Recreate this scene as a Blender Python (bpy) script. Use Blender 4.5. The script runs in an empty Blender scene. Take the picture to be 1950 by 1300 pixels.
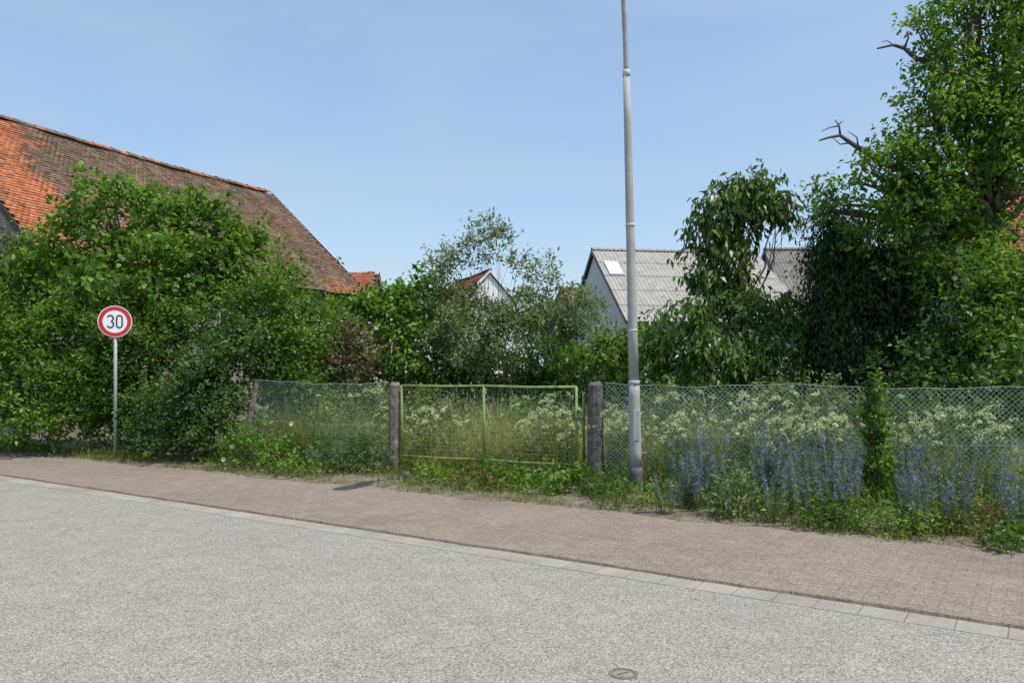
import bpy, math, random
import numpy as np
random.seed(7)
rng = np.random.default_rng(11)
F = 1517.0; Y0 = 706.0; H = 1.74
scene = bpy.context.scene
col = scene.collection

def P(px, py, Y):
    return ((px-975.0)/F*Y, Y, H+(Y0-py)/F*Y)
def fence_y(x): return 12.35-0.458*x
def kerb_y(x): return 7.30-0.66*x
def back_y(x): return 10.35-0.6*x

# ------------------------------------------------------------------ mesh helpers
def tag(o, label=None, cat=None, group=None, kind=None):
    if label: o['label'] = label
    if cat: o['category'] = cat
    if group: o['group'] = group
    if kind: o['kind'] = kind
    return o
def empty(name, loc, rz=0):
    o = bpy.data.objects.new(name, None); col.objects.link(o)
    o.location = loc; o.rotation_euler = (0, 0, rz); o.empty_display_size = .2
    return o
def link_mesh(name, me, mats, parent=None, loc=(0,0,0), rot=(0,0,0)):
    for m in (mats if isinstance(mats, (list, tuple)) else [mats]): me.materials.append(m)
    o = bpy.data.objects.new(name, me); col.objects.link(o)
    o.parent = parent; o.location = loc; o.rotation_euler = rot
    return o
def np_mesh(name, V, Q, MI=None):
    me = bpy.data.meshes.new(name)
    V = np.ascontiguousarray(V, dtype=np.float32); Q = np.ascontiguousarray(Q, dtype=np.int32)
    me.vertices.add(len(V)); me.vertices.foreach_set('co', V.ravel())
    me.loops.add(Q.size); me.loops.foreach_set('vertex_index', Q.ravel())
    me.polygons.add(len(Q)); me.polygons.foreach_set('loop_start', np.arange(len(Q), dtype=np.int32)*4)
    if MI is not None: me.polygons.foreach_set('material_index', np.asarray(MI, dtype=np.int32))
    me.update(calc_edges=True)
    return me
class MB:
    def __init__(s): s.v=[]; s.f=[]; s.m=[]
    def face(s, pts, m=0):
        n=len(s.v); s.v += [tuple(p) for p in pts]; s.f.append(list(range(n, n+len(pts)))); s.m.append(m)
    def box(s, c, d, rz=0, m=0, taper=1.0, rx=0):
        n=len(s.v)
        for sz in (-1,1):
            for sx,sy in ((-1,-1),(1,-1),(1,1),(-1,1)):
                k = taper if sz>0 else 1
                x=sx*d[0]/2*k; y=sy*d[1]/2*k; z=sz*d[2]/2
                y,z = y*math.cos(rx)-z*math.sin(rx), y*math.sin(rx)+z*math.cos(rx)
                x,y = x*math.cos(rz)-y*math.sin(rz), x*math.sin(rz)+y*math.cos(rz)
                s.v.append((c[0]+x, c[1]+y, c[2]+z))
        for q in ((3,2,1,0),(4,5,6,7),(0,1,5,4),(1,2,6,5),(2,3,7,6),(3,0,4,7)):
            s.f.append([n+i for i in q]); s.m.append(m)
        return s
    def tube(s, pts, rad, k=6, m=0, cap=True):
        n=len(s.v); N=len(pts)
        if not isinstance(rad,(list,tuple)): rad=[rad]*N
        for i,p in enumerate(pts):
            a=pts[max(i-1,0)]; b=pts[min(i+1,N-1)]
            t=np.array(b,float)-np.array(a,float); t/= (np.linalg.norm(t)+1e-9)
            ref=np.array((0,0,1.)) if abs(t[2])<.9 else np.array((1.,0,0))
            u=np.cross(t,ref); u/=np.linalg.norm(u); w=np.cross(t,u)
            for j in range(k):
                an=2*math.pi*j/k
                q=np.array(p)+rad[i]*(math.cos(an)*u+math.sin(an)*w)
                s.v.append(tuple(q))
        for i in range(N-1):
            for j in range(k):
                a=n+i*k+j; b=n+i*k+(j+1)%k
                s.f.append([a,b,b+k,a+k]); s.m.append(m)
        if cap:
            s.f.append([n+j for j in range(k)][::-1]); s.m.append(m)
            s.f.append([n+(N-1)*k+j for j in range(k)]); s.m.append(m)
        return s
    def build(s, name, mats, parent=None, loc=(0,0,0), rot=(0,0,0), smooth=False, bevel=0):
        me=bpy.data.meshes.new(name); me.from_pydata(s.v,[],s.f)
        for p,mi in zip(me.polygons,s.m): p.material_index=mi; p.use_smooth=smooth
        me.update()
        o=link_mesh(name, me, mats, parent, loc, rot)
        if bevel:
            b=o.modifiers.new('bevel','BEVEL'); b.width=bevel; b.segments=2
        return o

# ------------------------------------------------------------------ materials
def new_mat(name):
    m=bpy.data.materials.new(name); m.use_nodes=True
    nt=m.node_tree; nt.nodes.clear()
    out=nt.nodes.new('ShaderNodeOutputMaterial')
    return m, nt, out
def ramp(nt, stops, src, interp='LINEAR'):
    r=nt.nodes.new('ShaderNodeValToRGB'); cr=r.color_ramp; cr.interpolation=interp
    while len(cr.elements)<len(stops): cr.elements.new(.5)
    for e,(p,c) in zip(cr.elements, stops): e.position=p; e.color=(*c,1)
    nt.links.new(src, r.inputs[0]); return r.outputs[0]
def noise(nt, scale, detail=3, rough=.55, vec=None, dist=0):
    n=nt.nodes.new('ShaderNodeTexNoise'); n.inputs['Scale'].default_value=scale
    n.inputs['Detail'].default_value=detail; n.inputs['Roughness'].default_value=rough
    n.inputs['Distortion'].default_value=dist
    if vec: nt.links.new(vec, n.inputs['Vector'])
    return n.outputs['Fac']
def objco(nt):
    return nt.nodes.new('ShaderNodeTexCoord').outputs['Object']
def mix(nt, a, b, fac, mode='MIX'):
    n=nt.nodes.new('ShaderNodeMix'); n.data_type='RGBA'; n.blend_type=mode
    for sock,v in ((n.inputs['Factor'],fac),(n.inputs['A'],a),(n.inputs['B'],b)):
        if isinstance(v,(int,float)): sock.default_value=v
        elif isinstance(v,tuple): sock.default_value=(*v,1)
        else: nt.links.new(v,sock)
    return n.outputs['Result']
def bump(nt, h, strength=.4, dist=.01):
    b=nt.nodes.new('ShaderNodeBump'); b.inputs['Strength'].default_value=strength; b.inputs['Distance'].default_value=dist
    nt.links.new(h,b.inputs['Height']); return b.outputs['Normal']
def principled(nt, out, c, rough=.8, metal=0, normal=None, spec=None):
    p=nt.nodes.new('ShaderNodeBsdfPrincipled')
    if isinstance(c,tuple): p.inputs['Base Color'].default_value=(*c,1)
    else: nt.links.new(c,p.inputs['Base Color'])
    p.inputs['Roughness'].default_value=rough; p.inputs['Metallic'].default_value=metal
    if spec is not None: p.inputs['Specular IOR Level'].default_value=spec
    if normal: nt.links.new(normal,p.inputs['Normal'])
    nt.links.new(p.outputs[0], out.inputs[0]); return p
def rand_island(nt): return nt.nodes.new('ShaderNodeNewGeometry').outputs['Random Per Island']

LK=1.42
def leaf_mat(name, dark, mid, light, trans=.3, clump=.9, rough=.5, k=None):
    k=LK if k is None else k
    dark,mid,light=[tuple(min(.9,x*k) for x in c) for c in (dark,mid,light)]
    m,nt,out=new_mat(name)
    c=ramp(nt,[(0,dark),(.5,mid),(1,light)],rand_island(nt))
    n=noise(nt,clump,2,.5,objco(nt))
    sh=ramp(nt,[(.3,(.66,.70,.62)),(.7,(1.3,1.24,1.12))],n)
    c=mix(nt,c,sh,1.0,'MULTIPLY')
    p=principled(nt,out,c,rough,spec=.3)
    t=nt.nodes.new('ShaderNodeBsdfTranslucent')
    tc=mix(nt,c,(1.35,1.55,.5),1.0,'MULTIPLY'); nt.links.new(tc,t.inputs[0])
    ms=nt.nodes.new('ShaderNodeMixShader'); ms.inputs[0].default_value=trans
    nt.links.new(p.outputs[0],ms.inputs[1]); nt.links.new(t.outputs[0],ms.inputs[2])
    nt.links.new(ms.outputs[0],out.inputs[0]); return m
def plain(name, c, rough=.7, metal=0, var=.25, scale=6, bmp=.2, bscale=40):
    m,nt,out=new_mat(name); oc=objco(nt)
    n=noise(nt,scale,5,.6,oc)
    a=tuple(x*(1-var) for x in c); b=tuple(min(1,x*(1+var)) for x in c)
    cc=ramp(nt,[(.3,a),(.7,b)],n)
    nb=bump(nt,noise(nt,bscale,3,.6,oc),bmp,.01) if bmp else None
    principled(nt,out,cc,rough,metal,nb); return m

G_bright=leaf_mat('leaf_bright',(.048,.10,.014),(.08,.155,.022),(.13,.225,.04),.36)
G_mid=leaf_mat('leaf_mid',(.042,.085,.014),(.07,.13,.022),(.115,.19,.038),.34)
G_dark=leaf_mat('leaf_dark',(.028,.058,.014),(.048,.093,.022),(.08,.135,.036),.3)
G_grey=leaf_mat('leaf_greygreen',(.07,.095,.045),(.12,.155,.075),(.18,.22,.12),.32)
G_yel=leaf_mat('leaf_yellowgreen',(.08,.13,.02),(.13,.20,.03),(.20,.27,.05),.35)
G_purple=leaf_mat('leaf_purple',(.06,.045,.03),(.10,.08,.05),(.15,.14,.08),.25)
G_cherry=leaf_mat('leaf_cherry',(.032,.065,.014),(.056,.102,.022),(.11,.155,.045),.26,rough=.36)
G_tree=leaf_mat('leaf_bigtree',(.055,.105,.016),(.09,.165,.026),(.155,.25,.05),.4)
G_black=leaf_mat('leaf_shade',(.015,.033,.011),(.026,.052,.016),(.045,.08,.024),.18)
G_dry=leaf_mat('leaf_dry',(.13,.10,.035),(.20,.14,.05),(.20,.11,.055),.3,k=1)
G_grass=leaf_mat('grass_blade',(.16,.18,.065),(.29,.30,.14),(.50,.46,.28),.38,clump=.8,k=1.12)
G_meadow=leaf_mat('leaf_meadow',(.09,.125,.045),(.14,.18,.065),(.25,.27,.13),.35,clump=1.6,k=1.15)
G_verge=leaf_mat('verge_blade',(.08,.115,.025),(.14,.18,.045),(.30,.28,.13),.35,clump=1.5,k=1.1)
G_teal=leaf_mat('leaf_feather',(.08,.13,.075),(.12,.18,.10),(.18,.24,.14),.3)
G_spike=leaf_mat('leaf_spike',(.10,.14,.075),(.15,.20,.11),(.21,.26,.16),.3,k=1.2)
M_white=leaf_mat('petal_white',(.5,.52,.36),(.68,.69,.54),(.85,.85,.78),.3,k=1)
M_blue=leaf_mat('petal_blue',(.16,.17,.48),(.22,.22,.58),(.33,.33,.68),.28,k=1)
M_bark=plain('bark',(.13,.105,.08),.9,var=.4,scale=9,bmp=.8,bscale=25)
M_dead=plain('dead_wood',(.10,.085,.075),.9,var=.35,scale=9,bmp=.6,bscale=25)

def asphalt(name, base, speck, sc, stain, mot=.12, pavers=False):
    m,nt,out=new_mat(name); oc=objco(nt)
    v=nt.nodes.new('ShaderNodeTexVoronoi'); v.inputs['Scale'].default_value=sc; nt.links.new(oc,v.inputs['Vector'])
    bw=nt.nodes.new('ShaderNodeSeparateColor'); nt.links.new(v.outputs['Color'],bw.inputs[0])
    lo=tuple(x*(1-speck) for x in base); hi=tuple(x*(1+speck) for x in base)
    c=ramp(nt,[(0,lo),(.4,base),(.75,base),(1,hi)],bw.outputs[0])
    f=ramp(nt,[(.35,(1-mot,)*3),(.65,(1+mot,)*3)],noise(nt,sc*.5,2,.7,oc))
    c=mix(nt,c,f,1,'MULTIPLY')
    st=ramp(nt,[(.25,stain),(.5,(1,1,1)),(.8,(1.07,1.06,1.04))],noise(nt,.5,7,.7,oc,.4))
    c=mix(nt,c,st,1,'MULTIPLY')
    st=ramp(nt,[(.35,(.90,.90,.90)),(.6,(1.03,1.03,1.02))],noise(nt,3.5,5,.7,oc,.3))
    c=mix(nt,c,st,1,'MULTIPLY')
    if pavers:
        mp=nt.nodes.new('ShaderNodeMapping'); mp.inputs['Rotation'].default_value=(0,0,.583); nt.links.new(oc,mp.inputs[0])
        b=nt.nodes.new('ShaderNodeTexBrick'); nt.links.new(mp.outputs[0],b.inputs['Vector'])
        b.inputs['Scale'].default_value=1.0; b.inputs['Brick Width'].default_value=.20; b.inputs['Row Height'].default_value=.10
        b.inputs['Mortar Size'].default_value=.006; b.inputs['Mortar Smooth'].default_value=.5
        b.inputs['Color1'].default_value=(1.07,1.05,1.02,1); b.inputs['Color2'].default_value=(.93,.92,.93,1); b.inputs['Mortar'].default_value=(.66,.64,.60,1)
        c=mix(nt,c,b.outputs['Color'],.85,'MULTIPLY')
    nb=bump(nt,v.outputs['Distance'],.25,.004)
    principled(nt,out,c,.9,0,nb,spec=.2); return m
M_road=asphalt('road_asphalt',(.305,.288,.25),.6,115,(.86,.86,.86),.14)
M_pave=asphalt('pavement_surface',(.262,.218,.175),.35,95,(.78,.78,.79),.13,True)
M_soil=plain('soil',(.17,.14,.095),.95,var=.45,scale=5,bmp=1,bscale=30)
def ground_mat():
    m,nt,out=new_mat('ground_soil'); oc=objco(nt)
    c=ramp(nt,[(.3,(.06,.06,.03)),(.55,(.08,.10,.035)),(.8,(.12,.14,.055))],noise(nt,1.5,6,.6,oc))
    principled(nt,out,c,.95,0,bump(nt,noise(nt,12,4,.6,oc),.8,.03)); return m
M_ground=ground_mat()
def kerb_mat():
    m,nt,out=new_mat('kerb_stone'); oc=objco(nt)
    c=ramp(nt,[(0,(.33,.29,.245)),(.5,(.365,.325,.275)),(1,(.395,.35,.30))],rand_island(nt))
    f=ramp(nt,[(.3,(.78,.78,.78)),(.7,(1.12,1.12,1.12))],noise(nt,45,4,.75,oc))
    c=mix(nt,c,f,1,'MULTIPLY')
    f=ramp(nt,[(.38,(.76,.75,.73)),(.6,(1,1,1))],noise(nt,1.6,6,.75,oc))
    c=mix(nt,c,f,1,'MULTIPLY'); principled(nt,out,c,.88,0,bump(nt,noise(nt,90,2,.6,oc),.4,.005)); return m
M_kerb=kerb_mat()
M_joint=plain('kerb_joint',(.16,.14,.115),.95,var=.3,scale=20)
def tile_mat(name, stops, lichen, amt):
    m,nt,out=new_mat(name); oc=objco(nt)
    c=ramp(nt,stops,rand_island(nt))
    l=ramp(nt,[(.40,(0,0,0)),(.60,(1,1,1))],noise(nt,1.6,8,.8,oc,.3))
    sc=nt.nodes.new('ShaderNodeMath'); sc.operation='MULTIPLY'; sc.inputs[1].default_value=amt
    nt.links.new(l,sc.inputs[0])
    c=mix(nt,c,lichen,sc.outputs[0])
    d=ramp(nt,[(.35,(.7,.7,.7)),(.65,(1.15,1.15,1.15))],noise(nt,.9,7,.75,oc))
    c=mix(nt,c,d,1,'MULTIPLY')
    principled(nt,out,c,.9,0,bump(nt,noise(nt,40,2,.6,oc),.3,.01),spec=.15); return m
M_told=tile_mat('old_tile',[(0,(.12,.075,.055)),(.35,(.19,.112,.078)),(.65,(.24,.135,.09)),(.88,(.24,.20,.155)),(1,(.34,.155,.09))],(.185,.155,.10),.85)
M_tnew=tile_mat('orange_tile',[(0,(.36,.12,.055)),(.5,(.46,.165,.075)),(1,(.53,.21,.10))],(.30,.15,.09),.25)
M_tred=tile_mat('red_tile',[(0,(.28,.08,.055)),(.5,(.36,.11,.07)),(1,(.42,.14,.09))],(.27,.13,.09),.4)
M_under=plain('roof_underside',(.06,.05,.045),.9)
M_corr=plain('fibre_cement',(.34,.325,.29),.85,var=.2,scale=3,bmp=.3,bscale=20)
M_corr2=plain('fibre_cement_dark',(.17,.162,.145),.85,var=.25,scale=3,bmp=.3,bscale=20)
M_plaster=plain('white_plaster',(.62,.62,.61),.9,var=.08,scale=2)
M_plaster3=plain('bright_plaster',(.85,.84,.82),.9,var=.04,scale=2)
M_plaster2=plain('old_plaster',(.25,.23,.2),.9,var=.25,scale=1.5)
M_timber=plain('timber',(.07,.05,.04),.85,var=.3,scale=5,bmp=.5)
M_glass=plain('dark_window',(.03,.035,.04),.15,var=.1,bmp=0)
M_sky=plain('skylight_sheet',(.66,.67,.67),.4,var=.06,bmp=0)
M_frame=plain('window_frame',(.5,.48,.45),.6,var=.1)
M_steel=plain('galvanised_steel',(.36,.38,.39),.55,.2,var=.14,scale=14,bmp=.1,bscale=60)
M_pole=plain('pole_paint',(.37,.37,.345),.85,0,var=.14,scale=5,bmp=.1,bscale=50)
M_dkpole=plain('pole_base_coat',(.10,.105,.115),.8,var=.3)
M_band=plain('pole_band',(.48,.48,.45),.7,var=.05)
M_wood=plain('weathered_wood',(.185,.15,.125),.95,var=.6,scale=10,bmp=1,bscale=18)
M_conc=plain('old_concrete',(.12,.115,.105),.95,var=.6,scale=9,bmp=1,bscale=25)
M_gate=plain('gate_green',(.21,.29,.10),.75,var=.4,scale=15)
M_gated=plain('gate_dark_green',(.09,.13,.07),.7,var=.3,scale=15)
M_wire=plain('green_wire',(.34,.41,.36),.5,var=.2)
M_wireg=plain('gate_wire',(.24,.28,.17),.6,var=.2)
M_iron=plain('cast_iron',(.17,.15,.13),.85,.1,var=.4,scale=30)
M_ironin=plain('cast_iron_lid',(.25,.215,.185),.85,0,var=.4,scale=40)
M_sw=plain('sign_white',(.9,.9,.9),.35,var=.02,bmp=0)
M_sr=plain('sign_red',(.62,.02,.03),.35,var=.04,bmp=0)
M_sb=plain('sign_black',(.03,.055,.06),.4,var=.04,bmp=0)

# ------------------------------------------------------------------ foliage
def unit(a): return a/(np.linalg.norm(a,axis=-1,keepdims=True)+1e-9)
def leaves(C, A, N, L, W, fold=.25):
    n=len(C); A=unit(A); S=unit(np.cross(A,N)); Nn=np.cross(S,A)
    L=L[:,None]; W=W[:,None]
    V=np.empty((n,4,3)); mid=C+A*L*.42+Nn*W*fold
    V[:,0]=C; V[:,1]=mid+S*W*.5; V[:,2]=C+A*L-Nn*W*fold*.5; V[:,3]=mid-S*W*.5
    return V.reshape(-1,3)
def foliage_verts(blobs, dens, L, W, droop=0., up=.55, twig=.3, K=9, fill=.3, bough=.34, ground=.03, stray=.04, ymin=None):
    out=[]
    for (c,r) in blobs:
        c=np.array(c); r=np.array(r)
        area=math.pi*r[0]*r[2]
        n=int(dens*area/(L*W*.5)); nc=max(6,n//K)
        nb=max(5,int(14*(r[0]*r[2])/(bough**2)*.16)+5)
        bd=unit(rng.normal(size=(nb,3))); bd[:,2]=np.where(bd[:,2]<-.5,-bd[:,2],bd[:,2])
        bc=bd*(.62+.36*rng.random((nb,1)))
        bs=bough*(.6+.8*rng.random(nb))
        nfill=int(nc*fill); nsh=nc-nfill
        idx=rng.integers(0,nb,nsh)
        off=unit(rng.normal(size=(nsh,3)))*(rng.random((nsh,1))**.45)*bs[idx][:,None]
        off[:,2]*=.7
        ps=c+bc[idx]*r+off
        pf=c+unit(rng.normal(size=(nfill,3)))*(rng.random((nfill,1))**.5)*r*.88
        p=np.concatenate([ps,pf]); 
        ns=int(nc*stray)
        if ns:
            pst=c+unit(rng.normal(size=(ns,3)))*(1.0+.22*rng.random((ns,1)))*r; p=np.concatenate([p,pst])
        outd=unit((p-c)/r)
        td=unit(outd*.8+rng.normal(size=p.shape)*.5+np.array((0,0,.45-droop*1.5)))
        t=rng.random((len(p),K,1))
        tl=twig*(.5+rng.random((len(p),1,1)))
        C=p[:,None,:]+td[:,None,:]*t*tl + rng.normal(size=(len(p),K,3))*L*.45
        C[...,2]-=droop*(t[...,0]**2)*tl[...,0]*.8
        A=td[:,None,:]*.6+unit(rng.normal(size=(len(p),K,3)))*.9; A[...,2]-=droop*1.6+.15
        N=unit(rng.normal(size=(len(p),K,3)))*.75+np.array((0,0,up))+outd[:,None,:]*.5
        C=C.reshape(-1,3); A=A.reshape(-1,3); N=N.reshape(-1,3)
        k=C[:,2]>ground
        if ymin is not None: k&=C[:,1]>ymin
        C=C[k];A=A[k];N=N[k]
        s=.65+.7*rng.random(len(C))
        out.append(leaves(C,A,N,L*s,W*s))
    return np.concatenate(out)
def quads_obj(name, V, mats, parent, base, MI=None):
    V=V-np.array(base)[None]
    Q=np.arange(len(V)).reshape(-1,4)
    return link_mesh(name, np_mesh(name,V,Q,MI), mats, parent)
def wob(a,b,n,amp):
    a=np.array(a,float); b=np.array(b,float); pts=[]
    for i in range(n+1):
        t=i/n; j=rng.normal(size=3)*amp*math.sin(math.pi*min(t,.98)) if 0<i<n else 0
        pts.append(a+(b-a)*t+j)
    return pts
def blobs_px(lst):
    o=[]
    for b in lst:
        px,py,Y,rx,ry=b[:5]; s=Y/F
        rd=b[5] if len(b)>5 else max(rx,ry)*s*.8
        o.append((P(px,py,Y),(rx*s,rd,ry*s)))
    return o
def plant(name,label,cat,bl,mat,base,dens=3.,L=.09,W=.05,tr=.05,stems=1,group=None,tree=False,limb=True,rawblobs=None,**kw):
    blobs=rawblobs or blobs_px(bl)
    bx,bY=base; bp=((bx-975)/F*bY,bY,0.)
    root=empty(name,bp); tag(root,label,cat,group)
    V=foliage_verts(blobs,dens,L,W,**kw)
    quads_obj('crown' if tree else 'foliage',V,mat,root,bp)
    mb=MB()
    zs=sorted(blobs,key=lambda b:b[0][2])
    top=np.array(zs[-1][0])
    if stems==1:
        fork=np.array((bp[0]*.6+top[0]*.4,bp[1]*.7+top[1]*.3,top[2]*.45))-np.array(bp)
        pts=wob((0,0,-.1),fork,4,tr*.5); mb.tube(pts,[tr*(1.25-.1*i) for i in range(5)],7)
        starts=[fork]*len(blobs)
    else:
        starts=[np.array((rng.normal()*.15,rng.normal()*.15,-.05)) for _ in blobs]
    if limb:
        for st,b in zip(starts,blobs):
            c=np.array(b[0])-np.array(bp)
            r0=tr*.7 if stems==1 else tr*.6
            pts=wob(st,c,6,.07); mb.tube(pts,[r0*(1-.12*i) for i in range(7)],5)
            for _ in range(4 if tree else 2):
                d=unit(rng.normal(size=3)+np.array((0,0,.3)))*np.array(b[1])*.85
                k=pts[rng.integers(3,7)]
                q=wob(k,c+d,4,.06); mb.tube(q,[r0*.4*(1-.17*i) for i in range(5)],4)
    mb.build('trunk' if tree else 'stem',M_bark,root,smooth=True)
    return root
def blades(area_fn, n, h0, h1, w, lean=.35, seg=2, patch=False):
    xy=area_fn(n); n=len(xy)
    h=(h0+(h1-h0)*rng.random(n)**1.3)
    if patch:
        h=h*(.84+.18*np.sin(xy[:,0]*2.3+xy[:,1]*1.1)+.12*np.sin(xy[:,0]*5.1-xy[:,1]*2.7))
    an=rng.random(n)*2*math.pi; ld=np.stack([np.cos(an),np.sin(an)],1)*(lean*rng.random((n,1)))*h[:,None]
    wa=rng.random(n)*math.pi; wd=np.stack([np.cos(wa),np.sin(wa),np.zeros(n)],1)*w*.5
    z0=np.zeros((n,1)); B=np.concatenate([xy,z0],1)
    Vs=[]; prev=None
    for k in range(seg+1):
        t=k/seg; c=B+np.concatenate([ld*t*t,(h*t*(1-.12*t))[:,None]],1); ww=wd*(1-.8*t)
        cur=(c-ww,c+ww)
        if prev is not None: Vs.append(np.stack([prev[0],prev[1],cur[1],cur[0]],1))
        prev=cur
    V=np.stack(Vs,1)
    return V.reshape(-1,3)

# ================================================================== SETTING
g=MB(); g.face([(-400,-120,-.012),(400,-120,-.012),(400,700,-.012),(-400,700,-.012)])
tag(g.build('ground',M_ground),kind='structure')
r=MB()
r.face([(-45-4.6,kerb_y(-45)-7,0),(30-4.6,kerb_y(30)-7,0),(30,kerb_y(30)+.1,0),(-45,kerb_y(-45)+.1,0)])
tag(r.build('road',M_road),kind='structure')
pv=MB(); N=420; fr=[];bk=[]
for i in range(N+1):
    x=-42+i*.17
    fr.append((x,kerb_y(x)+.325+.012*math.sin(x*3)+random.uniform(-.014,.018))); bk.append((x,back_y(x)+.35))
for i in range(N):
    a,b,c,d=fr[i],fr[i+1],bk[i+1],bk[i]
    pv.face([(a[0],a[1],.028),(b[0],b[1],.028),(c[0],c[1],.042),(d[0],d[1],.042)])
    pv.face([(a[0],a[1]-.014,-.01),(b[0],b[1]-.014,-.01),(b[0],b[1],.028),(a[0],a[1],.028)])
tag(pv.build('pavement',M_pave),kind='structure')
kb=MB(); u=np.array((.8346,-.5508)); v=np.array((.5508,.8346))
p0=np.array((-30,kerb_y(-30)))
q0=p0-u*1+v*.008; q1=p0+u*58+v*.008; q2=q1+v*.275; q3=q0+v*.275
kb.face([(q0[0],q0[1],.0025),(q1[0],q1[1],.0025),(q2[0],q2[1],.0025),(q3[0],q3[1],.0025)],1)
for i in range(187):
    c=p0+u*(i*.305)+v*.137
    z=random.uniform(-.0006,.0006); n=len(kb.v)
    w,l=.262,.298+random.uniform(-.003,.001)
    for (hw,hl,zz) in ((w/2,l/2,-.06),(w/2,l/2,.0035),(w/2-.004,l/2-.004,.0055)):
        for su,sv in ((-1,-1),(1,-1),(1,1),(-1,1)):
            q=c+u*su*hl+v*sv*hw; kb.v.append((q[0],q[1],zz+z))
    for a in (0,4):
        for j in range(4):
            kb.f.append([n+a+j,n+a+(j+1)%4,n+a+4+(j+1)%4,n+a+4+j]); kb.m.append(0)
    kb.f.append([n+8,n+9,n+10,n+11]); kb.m.append(0)
tag(kb.build('kerb',[M_kerb,M_joint]),kind='structure')
sv=MB(); N=420; e=[]
for i in range(N+1):
    x=-24+i*.09
    e.append((x,back_y(x)+.02+.11*math.sin(x*2.1)+.06*math.sin(x*5.3+1)+random.uniform(-.06,.05)))
for i in range(N):
    a,b=e[i],e[i+1]
    sv.face([(a[0],a[1],.043),(b[0],b[1],.043),(b[0],b[1]+.25,.075),(a[0],a[1]+.25,.075)])
    sv.face([(a[0],a[1]+.25,.075),(b[0],b[1]+.25,.075),(b[0],b[1]+3,.02),(a[0],a[1]+3,.02)])
tag(sv.build('verge',M_soil),kind='structure')

# ================================================================== BUILDINGS
def tiles(L,w,ze,zr,ov,tw,ex,split=None,sides=(-1,1)):
    mb=MB(); S=math.hypot(w,zr-ze)
    for s in sides:
        dirv=np.array((0,s*w/S,-(zr-ze)/S)); nrm=np.array((0,s*(zr-ze)/S,w/S))
        top=np.array((0,0,zr)); Lt=S+ov
        rows=int(Lt/ex); cols=int((L+2*ov*.5)/tw)
        for j in range(rows):
            t1=Lt-j*ex; t0=t1-ex*1.12
            for i in range(cols):
                x0=-ov*.5+i*tw+(tw*.5 if j%2 else 0); x1=x0+tw*.96
                if x1>L+ov*.5: continue
                lift=.03+random.uniform(-.008,.010)
                sag=-.09*math.sin(math.pi*max(0,min(1,x0/L)))-.025*math.sin(x0*1.7+t1)-.015*math.sin(x0*4.1)
                dz=random.uniform(-.012,.012)
                def q(x,t,h): 
                    p=top+dirv*t+nrm*(h+sag); return (x,p[1],p[2])
                mi=split(x0,t1/Lt,s) if split else 0
                a=q(x0,t1+dz,lift);b=q(x1,t1+dz,lift);c=q(x1,t0,.004);d=q(x0,t0,.004)
                a2=q(x0,t1+dz,0);b2=q(x1,t1+dz,0)
                n=len(mb.v); mb.v+=[a,b,c,d,a2,b2]
                mb.f.append([n,n+1,n+2,n+3]); mb.m.append(mi); mb.f.append([n+4,n+5,n+1,n]); mb.m.append(mi)
        for h in (-.13,-.19):
            c=[top+dirv*t+nrm*h for t in (0,Lt)]
            mb.face([(-ov*.4,c[0][1],c[0][2]),(L+ov*.4,c[0][1],c[0][2]),(L+ov*.4,c[1][1],c[1][2]),(-ov*.4,c[1][1],c[1][2])],2)
    return mb
def corrugated(L,w,ze,zr,ov):
    mb=MB(); S=math.hypot(w,zr-ze); pitch=.177
    n=int((L+ov)/pitch*5)
    for s in (-1,1):
        dirv=np.array((0,s*w/S,-(zr-ze)/S)); nrm=np.array((0,s*(zr-ze)/S,w/S)); top=np.array((0,0,zr))
        Lt=S+ov; rows=5
        for j in range(rows):
            t0=Lt*j/rows-.02; t1=Lt*(j+1)/rows+.04; base=len(mb.v)
            for i in range(n+1):
                x=-ov*.5+i*pitch/5; h=.017*math.sin(2*math.pi*x/pitch)
                for t,e in ((t0,.0),(t1,.02)):
                    p=top+dirv*t+nrm*(h+e); mb.v.append((x,p[1],p[2]))
            for i in range(n):
                a=base+2*i; mb.f.append([a,a+1,a+3,a+2]); mb.m.append(0)
        c=[top+dirv*t+nrm*(-.1) for t in (0,Lt)]
        mb.face([(-ov*.45,c[0][1],c[0][2]),(L+ov*.4,c[0][1],c[0][2]),(L+ov*.4,c[1][1],c[1][2]),(-ov*.45,c[1][1],c[1][2])],1)
    return mb
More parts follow.
